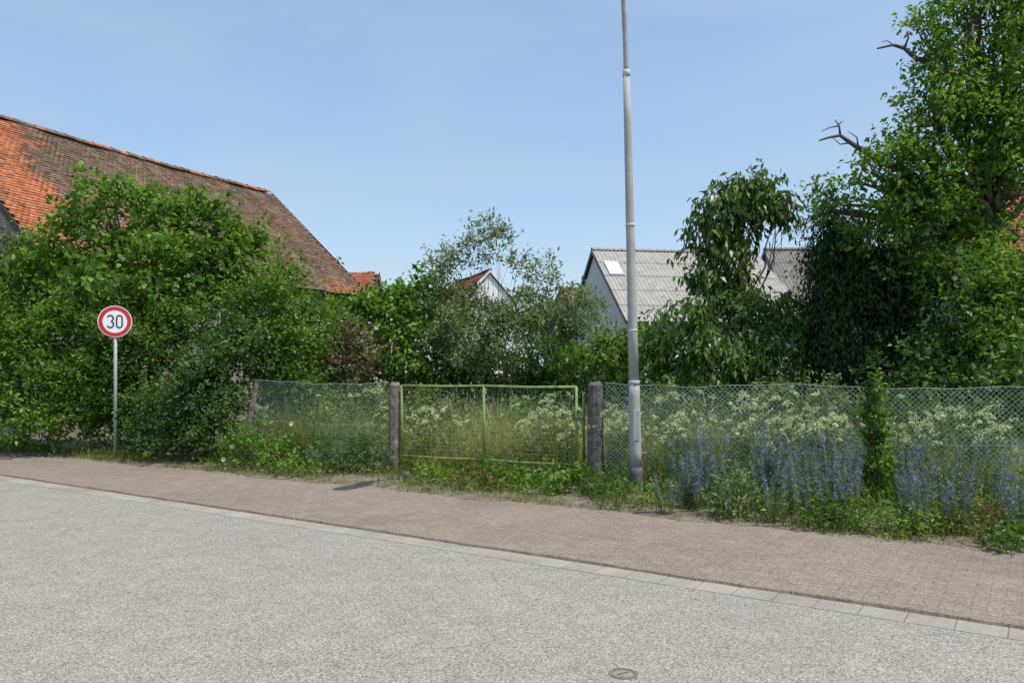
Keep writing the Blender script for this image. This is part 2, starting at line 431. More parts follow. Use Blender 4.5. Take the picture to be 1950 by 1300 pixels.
def house(name,label,cat,R0,ang,L,w,ze,zr,wallm,kind,ov=.35,tw=.2,ex=.17,split=None,roofm=None,barge=None):
    root=empty(name,(R0[0],R0[1],0),ang); tag(root,label,cat)
    wb=MB(); zt=zr-.2; 
    poly=[(-w+.15,-.1),(w-.15,-.1),(w-.15,ze-.1),(0,zt),(-w+.15,ze-.1)]
    wb.v=[(x,a,b) for x in (0.0,L) for a,b in poly]
    wb.f=[[4,3,2,1,0],[5,6,7,8,9],[0,1,6,5],[1,2,7,6],[2,3,8,7],[3,4,9,8],[4,0,5,9]]; wb.m=[0]*7
    wb.build('wall',wallm,root)
    if kind=='tile': rb=tiles(L,w,ze,zr,ov,tw,ex,split)
    else: rb=corrugated(L,w,ze,zr,ov)
    ms=roofm if isinstance(roofm,list) else [roofm]
    if kind=='tile':
        while len(ms)<2: ms.append(ms[0])
        ms=ms[:2]+[M_under]
    else: ms=[ms[0],M_under]
    rf=rb.build('roof',ms,root)
    cb=MB(); n=int((L+ov)/.33)
    for i in range(n):
        x=-ov*.5+i*.33; pr=[]
        sag=-.09*math.sin(math.pi*max(0,min(1,x/L)))+random.uniform(-.012,.012) if kind=='tile' else 0
        for xx,rr in ((x,.13),(x+.35,.115)):
            pr.append([(xx,rr*math.cos(a)*1.15,zr+sag-.03+rr*math.sin(a)) for a in [math.pi*k/6 for k in range(7)]])
        mi=0 if random.random()<.55 else 1
        for k in range(6): cb.face([pr[0][k],pr[1][k],pr[1][k+1],pr[0][k+1]],mi if kind=='tile' else 0)
    cb.build('ridge_cap',ms[:2],rf)
    for s in (-1,1):
        S=math.hypot(w,zr-ze); an=math.atan2(zr-ze,w)
        for xx in (-ov*.5+.0,L+ov*.5):
            yc=s*w*.52; zc=zr-(zr-ze)*.52-.08
            MB().box((xx,yc,zc),(.03,S+ov*.8,.16),rx=-s*an).build('bargeboard',barge or (M_timber if kind=='tile' else M_corr2),root)
    return root
def window(root,x,y,z,w,h,axis,frame=M_frame):
    f=MB(); t=.06
    def bx(mb,a,b,c,d,dep,o):
        if axis=='x': mb.box((x+o,y+a,z+b),(dep,c,d))
        else: mb.box((x+a,y+o,z+b),(c,dep,d))
    for sx in (-1,1): bx(f,sx*w/2,0,t,h+t,.08,0)
    for sz in (-1,1): bx(f,0,sz*h/2,w,t,.076,0)
    bx(f,0,0,.04,h+.01,.06,0)
    o=f.build('window',frame,root)
    p=MB(); bx(p,0,0,w-.02,h-.02,.02,0); p.build('pane',M_glass,o)

def split_barn(x,t,s):
    if s>0: return 0
    lim=2.25-.95*t+.3*math.sin(t*13)+.12*math.sin(t*41)+random.gauss(0,.15)
    if x<lim: return 1 if random.random()>.05 else 0
    if x>10.9 and t>.9 and random.random()<.5: return 1
    pp=.015+.10*max(0,math.sin(x*1.9+1)*math.sin(t*9+x*.7))
    return 1 if random.random()<pp else 0
a_b=math.atan2(11,5.3)
barn=house('barn','old barn with a long weathered brown tiled roof, orange tiles along its near edge','barn',(-16.1,21.8),a_b,13.3,4.77,5.0,9.3,M_plaster2,'tile',ov=.45,tw=.165,ex=.135,split=split_barn,roofm=[M_told,M_tnew])
for y in (-4.45,-2.9,-1.4,0,1.4,2.9,4.45): 
    hh=5+ (4.77-abs(y))*.88-.3 if abs(y)<4 else 4.8
    t=MB(); t.box((-.03,y,hh/2),(.1,.18,hh)); t.build('timber_beam',M_timber,barn)
for z in (2.4,4.7,6.5):
    ww=9 if z<5 else 5.2
    t=MB(); t.box((-.05,0,z),(.1,ww,.18)); t.build('timber_beam',M_timber,barn)
window(barn,-.06,-.7,5.6,.6,.7,'x'); window(barn,-.06,2.1,3.6,.8,.9,'x')
for x in (3,6.5,10): window(barn,x,-4.64,3.2,.9,1.0,'y')

b1=house('grey_barn','barn with a pale corrugated roof, a white skylight and a shaded white gable','barn',(3.62,35.0),math.atan2(.15,1),7.4,5.06,3.74,7.07,M_plaster,'corr',ov=.25,roofm=[M_corr])
sk=MB(); S=math.hypot(5.06,3.33)
def onr(x,t,h): return (x,-5.06*t/S+(-3.33/S)*h, 7.07-3.33*t/S+5.06/S*h)
sk.v=[onr(x,t,h) for h in (.03,.07) for x,t in ((.12,1.3),(.12,2.5),(.7,2.5),(.7,1.3))]
sk.f=[[3,2,1,0],[4,5,6,7],[0,1,5,4],[1,2,6,5],[2,3,7,6],[3,0,4,7]]; sk.m=[0]*6
sk.build('skylight',M_sky,b1)
window(b1,-.02,0,4.2,.9,1.1,'x'); 
b2=house('grey_barn','darker grey corrugated roof barn farther right, seen between the two right-hand trees','barn',(12.3,38.5),math.atan2(-.03,1),10,4.6,4.0,7.6,M_plaster2,'corr',ov=.25,roofm=[M_corr2])
window(b2,-.02,-1.5,3.0,.9,1.1,'x')
h1=house('village_house','small house with an orange tiled roof just right of the old barn','house',(-11.5,44.5),.03,3.9,3.2,5.4,7.25,M_plaster,'tile',tw=.3,ex=.26,roofm=[M_tred,M_tnew])
window(h1,1.5,-3.07,3.5,.9,1.1,'y')
h2=house('village_house','distant white house with a red roof seen through the sparse grey-green tree','house',(-1.75,62),math.radians(112),9,2.0,7.5,9.6,M_plaster3,'tile',tw=.3,ex=.26,roofm=[M_tred,M_tred],barge=M_plaster3)
window(h2,-.03,0,6.6,.8,1.0,'x')
h3=house('village_house','low house with a brown-red roof left of the pale grey gable','house',(3.0,47),math.radians(15),5,3.5,4.4,6.6,M_plaster2,'tile',tw=.3,ex=.26,roofm=[M_told,M_tred])
h4=house('village_house','house with a red tiled roof half hidden behind the tall right-hand tree','house',(13.4,25.3),math.radians(-8),9,4.5,4.3,7.5,M_plaster2,'tile',tw=.22,ex=.2,roofm=[M_tred,M_tred])
window(h4,3,-4.38,2.5,.9,1.1,'y')

# ================================================================== TREES AND SHRUBS
plant('broadleaf_tree','large bright green bushy tree in front of the old barn roof','tree',
 [(300,440,18,75,70),(200,395,18,60,48),(160,480,18,80,75),(400,450,18,80,65),(465,520,18,70,70),(300,560,17.6,170,100),(80,545,17.8,80,70),(515,610,17.6,55,70),(290,390,18.1,35,35),(380,520,17.6,90,60)],
 G_bright,(290,18.2),dens=3.3,L=.14,W=.095,tr=.11,tree=True)
plant('hedge_shrub','bright green arching shrub at the far left edge of the pavement','shrub',
 [(40,720,16.7,120,110),(-60,650,17,90,120),(110,690,16.8,90,95),(60,815,16.4,110,50),(150,785,16.3,60,70,.6)],
 G_bright,(50,17),dens=3.6,L=.11,W=.05,stems=4,tr=.03,twig=.4)
plant('hedge_shrub','pale green shrub beside the barn gable at the left edge','shrub',
 [(20,520,18.8,50,70),(-10,600,18.5,70,70),(60,590,18.4,60,60)],G_grey,(20,18.8),dens=3,L=.10,W=.065,stems=3,tr=.03)
plant('hedge_shrub','mid green shrub directly behind the speed limit sign','shrub',
 [(260,700,16.5,90,110,.8),(200,640,16.8,70,70,.7),(330,640,16.8,80,80,.8),(230,800,16.2,70,70,.6),(190,740,16.4,60,80,.6)],
 G_mid,(250,16.6),dens=3.8,L=.095,W=.045,stems=4,tr=.03,twig=.3,ymin=15.35)
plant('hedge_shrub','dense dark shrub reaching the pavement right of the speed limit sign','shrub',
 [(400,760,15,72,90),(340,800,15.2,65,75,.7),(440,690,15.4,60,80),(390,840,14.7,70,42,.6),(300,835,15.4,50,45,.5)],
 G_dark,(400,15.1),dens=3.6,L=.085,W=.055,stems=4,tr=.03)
plant('hedge_shrub','upright mid green shrub behind the left end of the wire fence','shrub',
 [(530,620,16.5,55,105),(470,640,16.6,55,80),(585,635,17,42,50),(540,700,16,65,70),(560,770,15.8,50,50)],
 G_mid,(530,16.6),dens=3.5,L=.10,W=.05,stems=4,tr=.03,twig=.4)
plant('hedge_shrub','small leafy bush at the foot of the thin fence post','shrub',
 [(520,868,13.5,30,30,.3),(455,860,13.8,28,40,.35),(545,885,13.1,30,18,.3),(478,850,13.5,16,38,.2)],
 G_bright,(500,13.6),dens=2.4,L=.075,W=.045,stems=4,tr=.02,twig=.2,bough=.15)
plant('hedge_shrub','purple-brown leaved shrub between two green shrubs behind the fence','shrub',
 [(645,665,17.5,60,48),(610,690,17.3,40,38),(690,690,17.4,35,30)],G_purple,(645,17.6),dens=3.2,L=.08,W=.05,stems=4,tr=.025)
plant('broadleaf_shrub','yellow-green leafy shrub under the small orange roof','shrub',
 [(735,610,20,55,50),(690,605,20.2,45,42),(785,590,20.4,50,50),(740,670,19.6,75,55),(795,565,20.6,35,30),(650,615,20.3,40,35)],
 G_bright,(730,20),dens=3.4,L=.15,W=.09,stems=4,tr=.04)
plant('dark_shrub','dark shrub in the gap behind the gate left post','shrub',
 [(810,670,22,50,60),(850,610,23,40,55),(890,690,22,60,45)],G_dark,(820,22.5),dens=3,L=.12,W=.07,stems=4,tr=.04)
plant('feathery_tree','sparse grey-green tree with thin upright stems behind the gate','tree',
 [(925,450,20,34,24),(900,485,20,26,28),(950,475,20,24,26),(845,500,20,28,26),(835,530,20,20,30),(1035,515,20,20,26),(1045,548,20,16,24),(985,512,20,26,18),(860,570,20,45,40),(1005,585,20,42,34),(930,618,20,90,40),(900,660,19.6,90,60),(980,650,19.6,70,60),(890,555,20,22,22)],
 G_grey,(935,20),dens=2.3,L=.13,W=.04,tr=.028,stems=6,tree=True,twig=.3,bough=.2,fill=.25,up=.4)
plant('feathery_shrub','grey-green shrub in front of the pale grey gable','shrub',
 [(1085,600,20,45,42),(1130,595,20.2,24,22),(1060,640,19.8,50,55),(1120,660,19.6,45,45)],G_grey,(1090,20),dens=2.6,L=.11,W=.04,stems=5,tr=.025,up=.4)
plant('broadleaf_shrub','mid green shrub around the street lamp at fence-top height','shrub',
 [(1150,690,17,60,45),(1215,670,17.2,55,45),(1110,700,17,45,35),(1260,650,17.8,40,40)],G_mid,(1170,17.2),dens=3,L=.13,W=.06,stems=4,tr=.03,droop=.25)
plant('cherry_tree','tree with long drooping glossy leaves and a tall narrow top, right of the street lamp','tree',
 [(1400,360,17,54,30),(1445,352,17,38,24),(1362,400,17,40,42),(1338,455,17,32,50),(1408,425,17,40,45),(1450,395,17,32,32),(1482,385,17,26,32),(1494,415,17,13,32),(1390,490,17,42,45),(1355,540,17,42,40),(1408,550,17,42,36)],
 G_cherry,(1385,17.2),dens=4.4,L=.18,W=.068,tr=.045,tree=True,droop=.7,bough=.22,twig=.2,up=.3,fill=.5,stray=.02)
plant('walnut_shrub','broad drooping-leaved shrub below the tall cherry tree','shrub',
 [(1300,625,16.6,75,52),(1390,600,16.8,75,50),(1470,610,16.8,70,58),(1530,645,17,40,65),(1350,690,16.2,100,50),(1470,690,16.2,80,45),(1265,680,16.4,50,45)],
 G_cherry,(1400,16.6),dens=3.4,L=.16,W=.055,stems=4,tr=.05,droop=.6,bough=.3,up=.4)
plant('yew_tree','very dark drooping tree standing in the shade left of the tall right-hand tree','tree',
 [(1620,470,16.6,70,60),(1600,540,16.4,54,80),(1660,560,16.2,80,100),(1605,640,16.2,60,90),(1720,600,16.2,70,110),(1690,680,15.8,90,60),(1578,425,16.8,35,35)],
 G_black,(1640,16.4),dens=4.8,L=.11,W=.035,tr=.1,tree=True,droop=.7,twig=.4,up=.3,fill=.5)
bt=plant('tall_tree','tall airy broadleaf tree filling the right edge, with bare dead branches','tree',
 [(1850,40,15,80,45),(1930,20,15.4,80,70),(1820,150,15,75,50),(1900,130,15,60,50),(1790,235,15,70,50),(1890,250,14.6,80,60),(1740,330,15,80,45),(1850,340,14.8,75,50),(1700,390,15,65,40),(1920,320,15,60,45),
  (1660,330,15.4,45,30),(1620,390,15.6,45,35),(1790,430,15,85,50),(1690,460,15.2,70,40),(1800,530,15,75,60),(2000,160,15.4,90,90),(2030,320,15.4,90,110),(1960,-90,15.4,110,90),(1860,-60,15.2,80,60),(1720,250,15,30,28),(1575,400,15.8,30,25),(1850,490,14.9,50,40),(1760,380,14.6,70,50),(1850,200,15,60,60),(1785,60,15,42,34),(1700,320,14.7,50,40),
  (1945,90,14.8,55,60),(1940,190,14.7,55,60),(1935,270,14.7,50,50),(1940,450,14.6,45,30),(1935,370,14.9,26,22),(1770,190,14.9,40,30)],
 G_tree,(1835,15.6),dens=2.8,L=.115,W=.062,tr=.14,tree=True,bough=.34,twig=.35,fill=.3,droop=.15)
def dead(pts_px,r0,subs):
    mb=MB(); base=np.array(bt.location)
    pts=[np.array(P(*p))-base for p in pts_px]
    mb.tube(pts,[r0*(1-.8*i/(len(pts)-1)) for i in range(len(pts))],6)
    for sp,rr in subs:
        q=[np.array(P(*p))-base for p in sp]; mb.tube(q,[rr*(1-.7*i/(len(q)-1)) for i in range(len(q))],4)
    mb.build('dead_branch',M_dead,bt,smooth=True)
dead([(1740,330,15.2),(1680,310,15.3),(1648,290,15.3),(1620,272,15.3),(1600,258,15.3),(1578,262,15.3),(1560,268,15.3)],.07,
 [([(1635,285,15.3),(1632,262,15.3),(1615,250,15.3)],.022),([(1600,258,15.3),(1598,240,15.3),(1590,228,15.3)],.028),([(1596,240,15.3),(1580,243,15.3),(1565,250,15.3)],.018),([(1620,272,15.3),(1600,275,15.3),(1585,262,15.3)],.018),([(1598,236,15.3),(1606,230,15.3)],.012)])
dead([(1840,190,15),(1800,135,15),(1775,118,15),(1745,112,15),(1722,92,15),(1700,86,15),(1670,93,15)],.075,
 [([(1722,92,15),(1730,72,15),(1728,58,15)],.024),([(1775,118,15),(1762,100,15),(1748,96,15)],.018),([(1700,86,15),(1690,78,15),(1678,80,15)],.014),([(1745,112,15),(1738,124,15)],.014)])
plant('hedge_shrub','bright green shrub at the right edge below the red roof','shrub',
 [(1910,520,13.8,60,45),(1940,590,13.4,80,70),(1890,650,13.2,60,60),(1990,570,13.6,80,90),(1950,690,12.8,90,50),(1870,590,13.8,45,50)],
 G_bright,(1930,13.6),dens=3.4,L=.11,W=.06,stems=4,tr=.04)
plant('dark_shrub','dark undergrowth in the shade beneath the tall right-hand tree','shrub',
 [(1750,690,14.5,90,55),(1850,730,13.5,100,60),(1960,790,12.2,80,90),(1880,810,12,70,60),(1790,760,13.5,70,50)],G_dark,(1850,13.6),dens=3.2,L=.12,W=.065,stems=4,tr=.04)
back=[('dark bush behind the purple-brown shrub',(610,720,19,85,75),G_dark),
 ('dark bush behind the yellow-green shrub',(730,730,21,85,60),G_mid),
 ('dark bush straight behind the left half of the gate',(850,720,22.5,80,55),G_dark),
 ('mid green bush at the foot of the sparse grey-green tree',(950,725,22,70,50),G_mid),
 ('dark bush straight behind the right half of the gate',(1045,715,21.5,75,60),G_dark),
 ('mid green bush behind the gate right post',(1130,725,20.5,60,50),G_mid),
 ('mid green bush behind the street lamp, left of the cherry tree',(1235,725,20.5,75,60),G_mid),
 ('dark bush under the cherry tree trunk',(1350,730,19.5,80,65),G_dark),
 ('mid green bush between the cherry tree and the very dark tree',(1470,735,19,85,65),G_mid),
 ('dark bush at the foot of the very dark tree',(1600,740,17.5,90,60),G_dark)]
for lb,b,mt in back:
    plant('garden_bush',lb,'bush',[b,(b[0]-b[3]*.6,b[1]+25,b[2]+.3,b[3]*.7,b[4]*.8),(b[0]+b[3]*.6,b[1]+25,b[2]+.3,b[3]*.7,b[4]*.8)],mt,(b[0],b[2]+.2),dens=2.4,L=.15,W=.085,stems=4,tr=.03)
md=[('mid green weed clump behind the left fence panel',(590,800,15.5,50,55),G_mid),
 ('pale green thicket just left of the gate',(690,790,15.5,55,45),G_meadow),
 ('grey-green thicket behind the left half of the gate',(830,790,15.5,60,40),G_meadow),
 ('green thicket behind the right half of the gate',(1020,805,14.8,55,48),G_mid),
 ('pale bushy thicket just right of the street lamp',(1270,800,13.4,60,55),G_meadow),
 ('mid green thicket behind the first blue flower patch',(1350,800,13.6,55,48),G_mid),
 ('pale thicket behind the broad blue flower patch',(1500,800,12.8,75,60),G_meadow),
 ('tall pale thicket left of the ivy-covered post',(1590,790,12.6,60,60),G_meadow),
 ('dusky thicket right of the ivy-covered post',(1740,810,11.8,65,60),G_mid),
 ('dusky thicket behind the fence near the right edge',(1850,840,11,60,60),G_mid)]
for i,(lb,b,mt) in enumerate(md):
    plant('meadow_thicket',lb,'bush',[b,(b[0]-b[3]*.7,b[1]+20,b[2]+.2,b[3]*.7,b[4]*.8),(b[0]+b[3]*.6,b[1]+30,b[2]-.2,b[3]*.6,b[4]*.7)],mt,(b[0],b[2]),dens=1.4,L=.085,W=.034,stems=5,tr=.015,bough=.2,twig=.3,stray=.12)
far=[('round far-off tree to the left of the sparse grey-green tree',(800,610,48,60,50)),
     ('far-off tree behind the white distant house',(1040,620,70,60,45)),
     ('far-off tree between the sparse tree and the grey gable',(1095,620,54,40,40)),
     ('far-off tree behind the drooping cherry tree',(1420,600,52,90,60)),
     ('far-off tree just right of the old barn roof end',(638,530,58,14,18))]
for lb,b in far:
    plant('background_tree',lb,'tree',[b,(b[0]-b[3]*.5,b[1]+b[4]*.5,b[2],b[3]*.8,b[4]*.8)],G_mid,(b[0],b[2]+.5),dens=2.2,L=.3,W=.2,tr=.15,tree=True,bough=.6,twig=.6)

# ================================================================== MEADOW, GRASS
def meadow(n):
    x=rng.uniform(-5.6,10,n); d=.3+8*rng.random(n)**1.7
    y=fence_y(x)+d; k=(x/y<.78)&(np.sin(x*3.1+y)+np.sin(x*1.3-y*2.2)+rng.normal(size=n)*.8>-1.0); return np.stack([x[k],y[k]],1)
def meadow_front(n):
    x=rng.uniform(-5.0,8,n); y=fence_y(x)+.1+.6*rng.random(n); return np.stack([x,y],1)
V=np.concatenate([blades(meadow,27000,.5,1.22,.012,.6,3,True),blades(meadow,16000,.9,1.48,.009,.4,3,True),blades(meadow_front,5500,.3,.9,.010,.7,3,True)])
tag(quads_obj('meadow_grass',V,G_grass,None,(0,0,0)),'tall pale grass growing behind the wire fence and gate','grass',kind='stuff')
def weed_leaves(n,area,zmax,L,W):
    xy=area(n); z=.05+rng.random(len(xy))**1.3*zmax
    C=np.concatenate([xy,z[:,None]],1); A=rng.normal(size=C.shape); A[:,2]=A[:,2]*.5+.35
    N=rng.normal(size=C.shape)*.6+np.array((0,0,1)); s=.5+rng.random(len(C))
    return leaves(C,A,N,L*s,W*s)
V=np.concatenate([weed_leaves(16000,meadow,.95,.10,.034),weed_leaves(4000,meadow_front,.5,.08,.03)])
tag(quads_obj('meadow_weeds',V,G_meadow,None,(0,0,0)),'leafy green weeds low in the tall grass behind the fence','weeds',kind='stuff')
def verge_r(n):
    x=rng.uniform(1.0,7.4,n); yb=back_y(x)+.05; yf=fence_y(x)
    y=yb+(yf-yb)*rng.random(n)**.9; k=np.sin(x*5+y*2)+np.sin(x*2.3-y*4)+rng.normal(size=n)*.7>-.4
    return np.stack([x[k],y[k]],1)
def verge_f(n):
    x=rng.uniform(1.9,7.4,n); y=fence_y(x)-.35*rng.random(n); return np.stack([x,y],1)
def verge_lf(n):
    x=rng.uniform(-4.2,-2.3,n); y=fence_y(x)+rng.uniform(-.25,.35,n); return np.stack([x,y],1)
def verge_g(n):
    x=rng.uniform(-1.8,.9,n); y=fence_y(x)+rng.uniform(-.35,.05,n); return np.stack([x,y],1)
def edge(n):
    x=rng.uniform(-14,7.5,n); a=rng.random(n)
    y=back_y(x)+.0+rng.normal(size=n)*.08+.3*a; 
    k=np.sin(x*4)+np.sin(x*1.7+2)+rng.normal(size=n)*.8>-.2
    return np.stack([x[k],y[k]],1)
def verge_l(n):
    x=rng.uniform(-14,1.4,n); yb=back_y(x)+.1; yf=fence_y(x)+.1
    y=yb+np.maximum(yf-yb,.3)*rng.random(n); k=np.sin(x*3+y*2)+np.sin(x*1.3-y*4)+rng.normal(size=n)*.7>-.5
    return np.stack([x[k],y[k]],1)
V=np.concatenate([blades(edge,8500,.04,.14,.008,.8,2),blades(verge_r,6500,.12,.42,.009,.6,2),blades(verge_f,1600,.3,.9,.009,.5,3),blades(verge_l,10000,.08,.26,.009,.8,2),blades(verge_lf,2600,.3,1.15,.009,.4,3),blades(verge_g,1200,.15,.55,.009,.6,3)])
V[:,2]+=.035
tag(quads_obj('verge_grass',V,G_verge,None,(0,0,0)),'short rough grass along the back edge of the pavement','grass',kind='stuff')
V=np.concatenate([weed_leaves(8500,verge_r,.32,.075,.028),weed_leaves(1600,verge_f,.6,.08,.028),weed_leaves(4500,verge_l,.18,.06,.032),weed_leaves(900,verge_g,.25,.07,.04),weed_leaves(1200,verge_lf,.6,.07,.035)])
tag(quads_obj('ground_cover',V,G_mid,None,(0,0,0)),'low leafy weeds between the fence and the pavement','weeds',kind='stuff')

# white umbel plants
def umbel_proto(seed,hh):
    r_=np.random.default_rng(seed); st=MB(); top=[]
    main=wob((0,0,0),(r_.normal()*.1,r_.normal()*.1,hh),4,.02); st.tube(main,[.006,.005,.005,.004,.003],4)
    top.append(main[-1])
    for k in range(7):
        b=main[2+k%2]; an=r_.random()*6.28; L_=.12+.28*r_.random()
        zt=hh*(.64+.38*r_.random())
        e_=np.array((b[0]+math.cos(an)*L_,b[1]+math.sin(an)*L_,zt)); st.tube([b,(b+e_)/2+np.array((0,0,-.03)),e_],[.004,.003,.003],3); top.append(e_)
    root=st.build('umbel_plant',G_meadow)
    for t in top:
        R=.03+.05*r_.random(); C=[]; tl=r_.normal(size=2)*.5
        for _ in range(38):
            a=r_.random()*6.28; q=R*math.sqrt(r_.random())
            x_,y_=q*math.cos(a),q*math.sin(a)
            C.append(t+np.array((x_,y_,.02-q*q*5+r_.normal()*.010+x_*tl[0]+y_*tl[1])))
        C=np.array(C); A=r_.normal(size=C.shape)*np.array((1,1,.6)); N=r_.normal(size=C.shape)*.9+np.array((0,-.2,.8))
        quads_obj('flower_head',leaves(C,A,N,np.full(len(C),.024),np.full(len(C),.019),.1),M_white,root,(0,0,0))
    lz=r_.random(80)*hh*.75; an=r_.random(80)*6.28
    LC=np.stack([np.cos(an)*.08,np.sin(an)*.08,lz],1); LV=leaves(LC,np.stack([np.cos(an),np.sin(an),.3+0*an],1)+r_.normal(size=LC.shape)*.3,r_.normal(size=LC.shape)*.3+np.array((0,0,1)),np.full(80,.11),np.full(80,.03))
    quads_obj('foliage',LV,G_meadow,root,(0,0,0))
    return root
def copy_tree(o,parent=None):
    c=o.copy(); col.objects.link(c); c.parent=parent
    for ch in list(o.children): copy_tree(ch,c)
    return c
protos=[umbel_proto(s,h) for s,h in ((1,1.25),(2,1.05),(3,1.38),(4,1.15),(9,1.3))]
def spots_px(rs):
    out=[]
    for (x0,x1,d0,d1,n) in rs:
        for i in range(n):
            px=random.uniform(x0,x1); d=random.uniform(d0,d1); k=(px-975)/F
            Y=(12.35+d)/(1+.458*k); out.append((k*Y,Y))
    return out
sp=spots_px([(1410,1500,.12,.8,12),(1540,1640,.12,.8,14),(1230,1330,.12,.8,9),(1155,1200,.12,.5,5),(970,1090,.15,.9,12),(1700,1780,.12,.6,5),(1840,1900,.12,.6,4),(790,870,.2,.8,5),(600,735,.2,1.0,4)])
used=[False]*5
for i,(x,y) in enumerate(sp):
    j=random.randrange(5) if i>=5 else i
    o=protos[j] if not used[j] else copy_tree(protos[j]); used[j]=True
    o.location=(x,y,0); o.rotation_euler=(random.uniform(-.12,.12),random.uniform(-.12,.12),random.uniform(0,6.28)); s=random.uniform(.72,1.08); o.scale=(s,s,s)
    tag(o,'white flat-headed meadow flower standing in the tall grass behind the fence','wildflower','white umbel flowers in the meadow')
# blue spiked plants
def bugloss_proto(seed,hh,ns):
    r_=np.random.default_rng(seed); st=MB(); FC=[];LC=[];LA=[]
    for k in range(ns):
        an=r_.random()*6.28; l=.05+.16*r_.random(); h=hh*(.55+.47*r_.random())
        b=np.array((math.cos(an)*.07,math.sin(an)*.07,0)); e_=np.array((math.cos(an)*l*1.3,math.sin(an)*l*1.3,h))
        st.tube([b,b*.5+e_*.5,e_],[.006,.005,.003],4)
        for _ in range(78):
            t=.38+.62*r_.random(); p=b*(1-t)+e_*t; a=r_.random()*6.28; q=(.042-.028*t)*(.4+r_.random())
            FC.append(p+np.array((q*math.cos(a),q*math.sin(a),0)))
        for _ in range(70):
            t=r_.random()**1.15; p=b*(1-t)+e_*t; a=r_.random()*6.28; LC.append(p); LA.append((math.cos(a),math.sin(a),.7))
    FC=np.array(FC); FV=leaves(FC,r_.normal(size=FC.shape),r_.normal(size=FC.shape),np.full(len(FC),.022),np.full(len(FC),.016),.2)
    LC=np.array(LC);LA=np.array(LA); z=LC[:,2]/hh
    LV=leaves(LC,LA,r_.normal(size=LC.shape)*.4+np.array((0,0,1)),.018+.11*(.93-z).clip(0),.014*(1.2-z*.6))
    root=st.build('spiked_flower_plant',G_spike)
    quads_obj('blossom',FV,M_blue,root,(0,0,0)); quads_obj('foliage',LV,G_spike,root,(0,0,0)); return root
bp=[bugloss_proto(s,h,n) for s,h,n in ((5,1.1,5),(6,.85,5),(7,1.2,6),(8,.75,4),(12,1.0,5))]
def vspots(rs):
    out=[]
    for (x0,x1,f0,f1,n) in rs:
        for i in range(n):
            px=random.uniform(x0,x1); f=random.uniform(f0,f1); k=(px-975)/F
            Yb=10.35/(1+.6*k)+.12; Yf=12.35/(1+.458*k)-.1; Y=Yb+(Yf-Yb)*f; out.append((k*Y,Y,px))
    return out
sp=vspots([(1270,1350,.0,.8,9),(1445,1505,.0,.8,9),(1525,1600,.0,.8,9),(1605,1650,.1,.85,4),(1705,1760,.0,.7,5),(1790,1835,.0,.6,3),(1905,1958,.0,.6,6),(1378,1395,.3,.9,2)])
used=[False]*5
for i,(x,y,px) in enumerate(sp):
    j=i%5
    o=bp[j] if not used[j] else copy_tree(bp[j]); used[j]=True
    o.location=(x,y,.03); o.rotation_euler=(random.uniform(-.08,.08),random.uniform(-.08,.08),random.uniform(0,6.28)); s=random.uniform(.72,1.05); o.scale=(s,s,s)
    if px<1425: lb,g_='blue spiked wildflower in the first patch right of the street lamp','blue flowers next to the street lamp'
    elif px<1680: lb,g_='blue spiked wildflower in the broad patch left of the ivy-covered post','blue flowers left of the ivy post'
    else: lb,g_='blue spiked wildflower right of the ivy-covered post','blue flowers right of the ivy post'
    tag(o,lb,'wildflower',g_)
def weed(name,label,px,Y,rx,rz,mat,L=.06,W=.03,dens=3,**kw):
    x=(px-975)/F*Y
    return plant(name,label,'weed',None,mat,(px,Y),dens=dens,L=L,W=W,stems=3,tr=.008,rawblobs=[((x,Y,rz*.85),(rx,rx*.7,rz)),((x+rx*.5,Y+.05,rz*.6),(rx*.6,rx*.5,rz*.6)),((x-rx*.6,Y-.05,rz*.4),(rx*.5,rx*.5,rz*.45))],bough=.1,twig=.16,stray=.12,**kw)
weed('leafy_weed','broad-leaved green weed under the right end of the gate',1055,11.0,.45,.2,G_bright,.085,.055,2.0)
weed('leafy_weed','small dark bramble at the foot of the lamp post',1165,10.6,.25,.16,G_dark,.07,.045,2.4)
weed('leafy_weed','green weed clump under the middle of the gate',970,11.4,.35,.2,G_bright,.075,.05,2.0)
weed('dry_weed','reddish drying weed at the pavement edge below the gate',910,11.2,.3,.12,G_dry,.05,.02,2.0)
weed('leafy_weed','yellow-green weed below the gate left post',830,11.8,.3,.15,G_yel,.07,.03,1.8)
weed('leafy_weed','tall yellow-green herb behind the left wire fence',618,14.6,.25,.55,G_yel,.07,.035,2)
weed('leafy_weed','low round-leaved weed at the foot of the left fence panel',590,12.8,.3,.12,G_bright,.06,.045,1.8)
weed('feathery_weed','blue-green feathery plant spilling over the left fence panel beside the gate',690,13.15,.48,.45,G_teal,.085,.009,1.0)
weed('feathery_weed','blue-green feathery plant in front of the left part of the fence panel',628,13.25,.3,.42,G_teal,.085,.009,1.0)
weed('leafy_weed','low yellowish weed at the right end of the verge',1730,8.15,.3,.1,G_yel,.06,.02,2)
weed('leafy_weed','small weed sprouting at the bottom right corner of the verge',1935,7.6,.22,.16,G_mid,.07,.03,2)
weed('leafy_weed','weed tuft in front of the broad blue flower patch',1590,8.55,.3,.18,G_mid,.07,.025,2)
weed('leafy_weed','grey-green herb between the two left blue flower patches',1400,9.2,.25,.3,G_spike,.07,.025,2)
weed('leafy_weed','dry straw-coloured weed between the ivy post and the right flowers',1860,8.2,.35,.16,G_dry,.06,.015,1.5)
PX=1660; kx=(PX-975)/F; PY=12.35/(1+.458*kx)
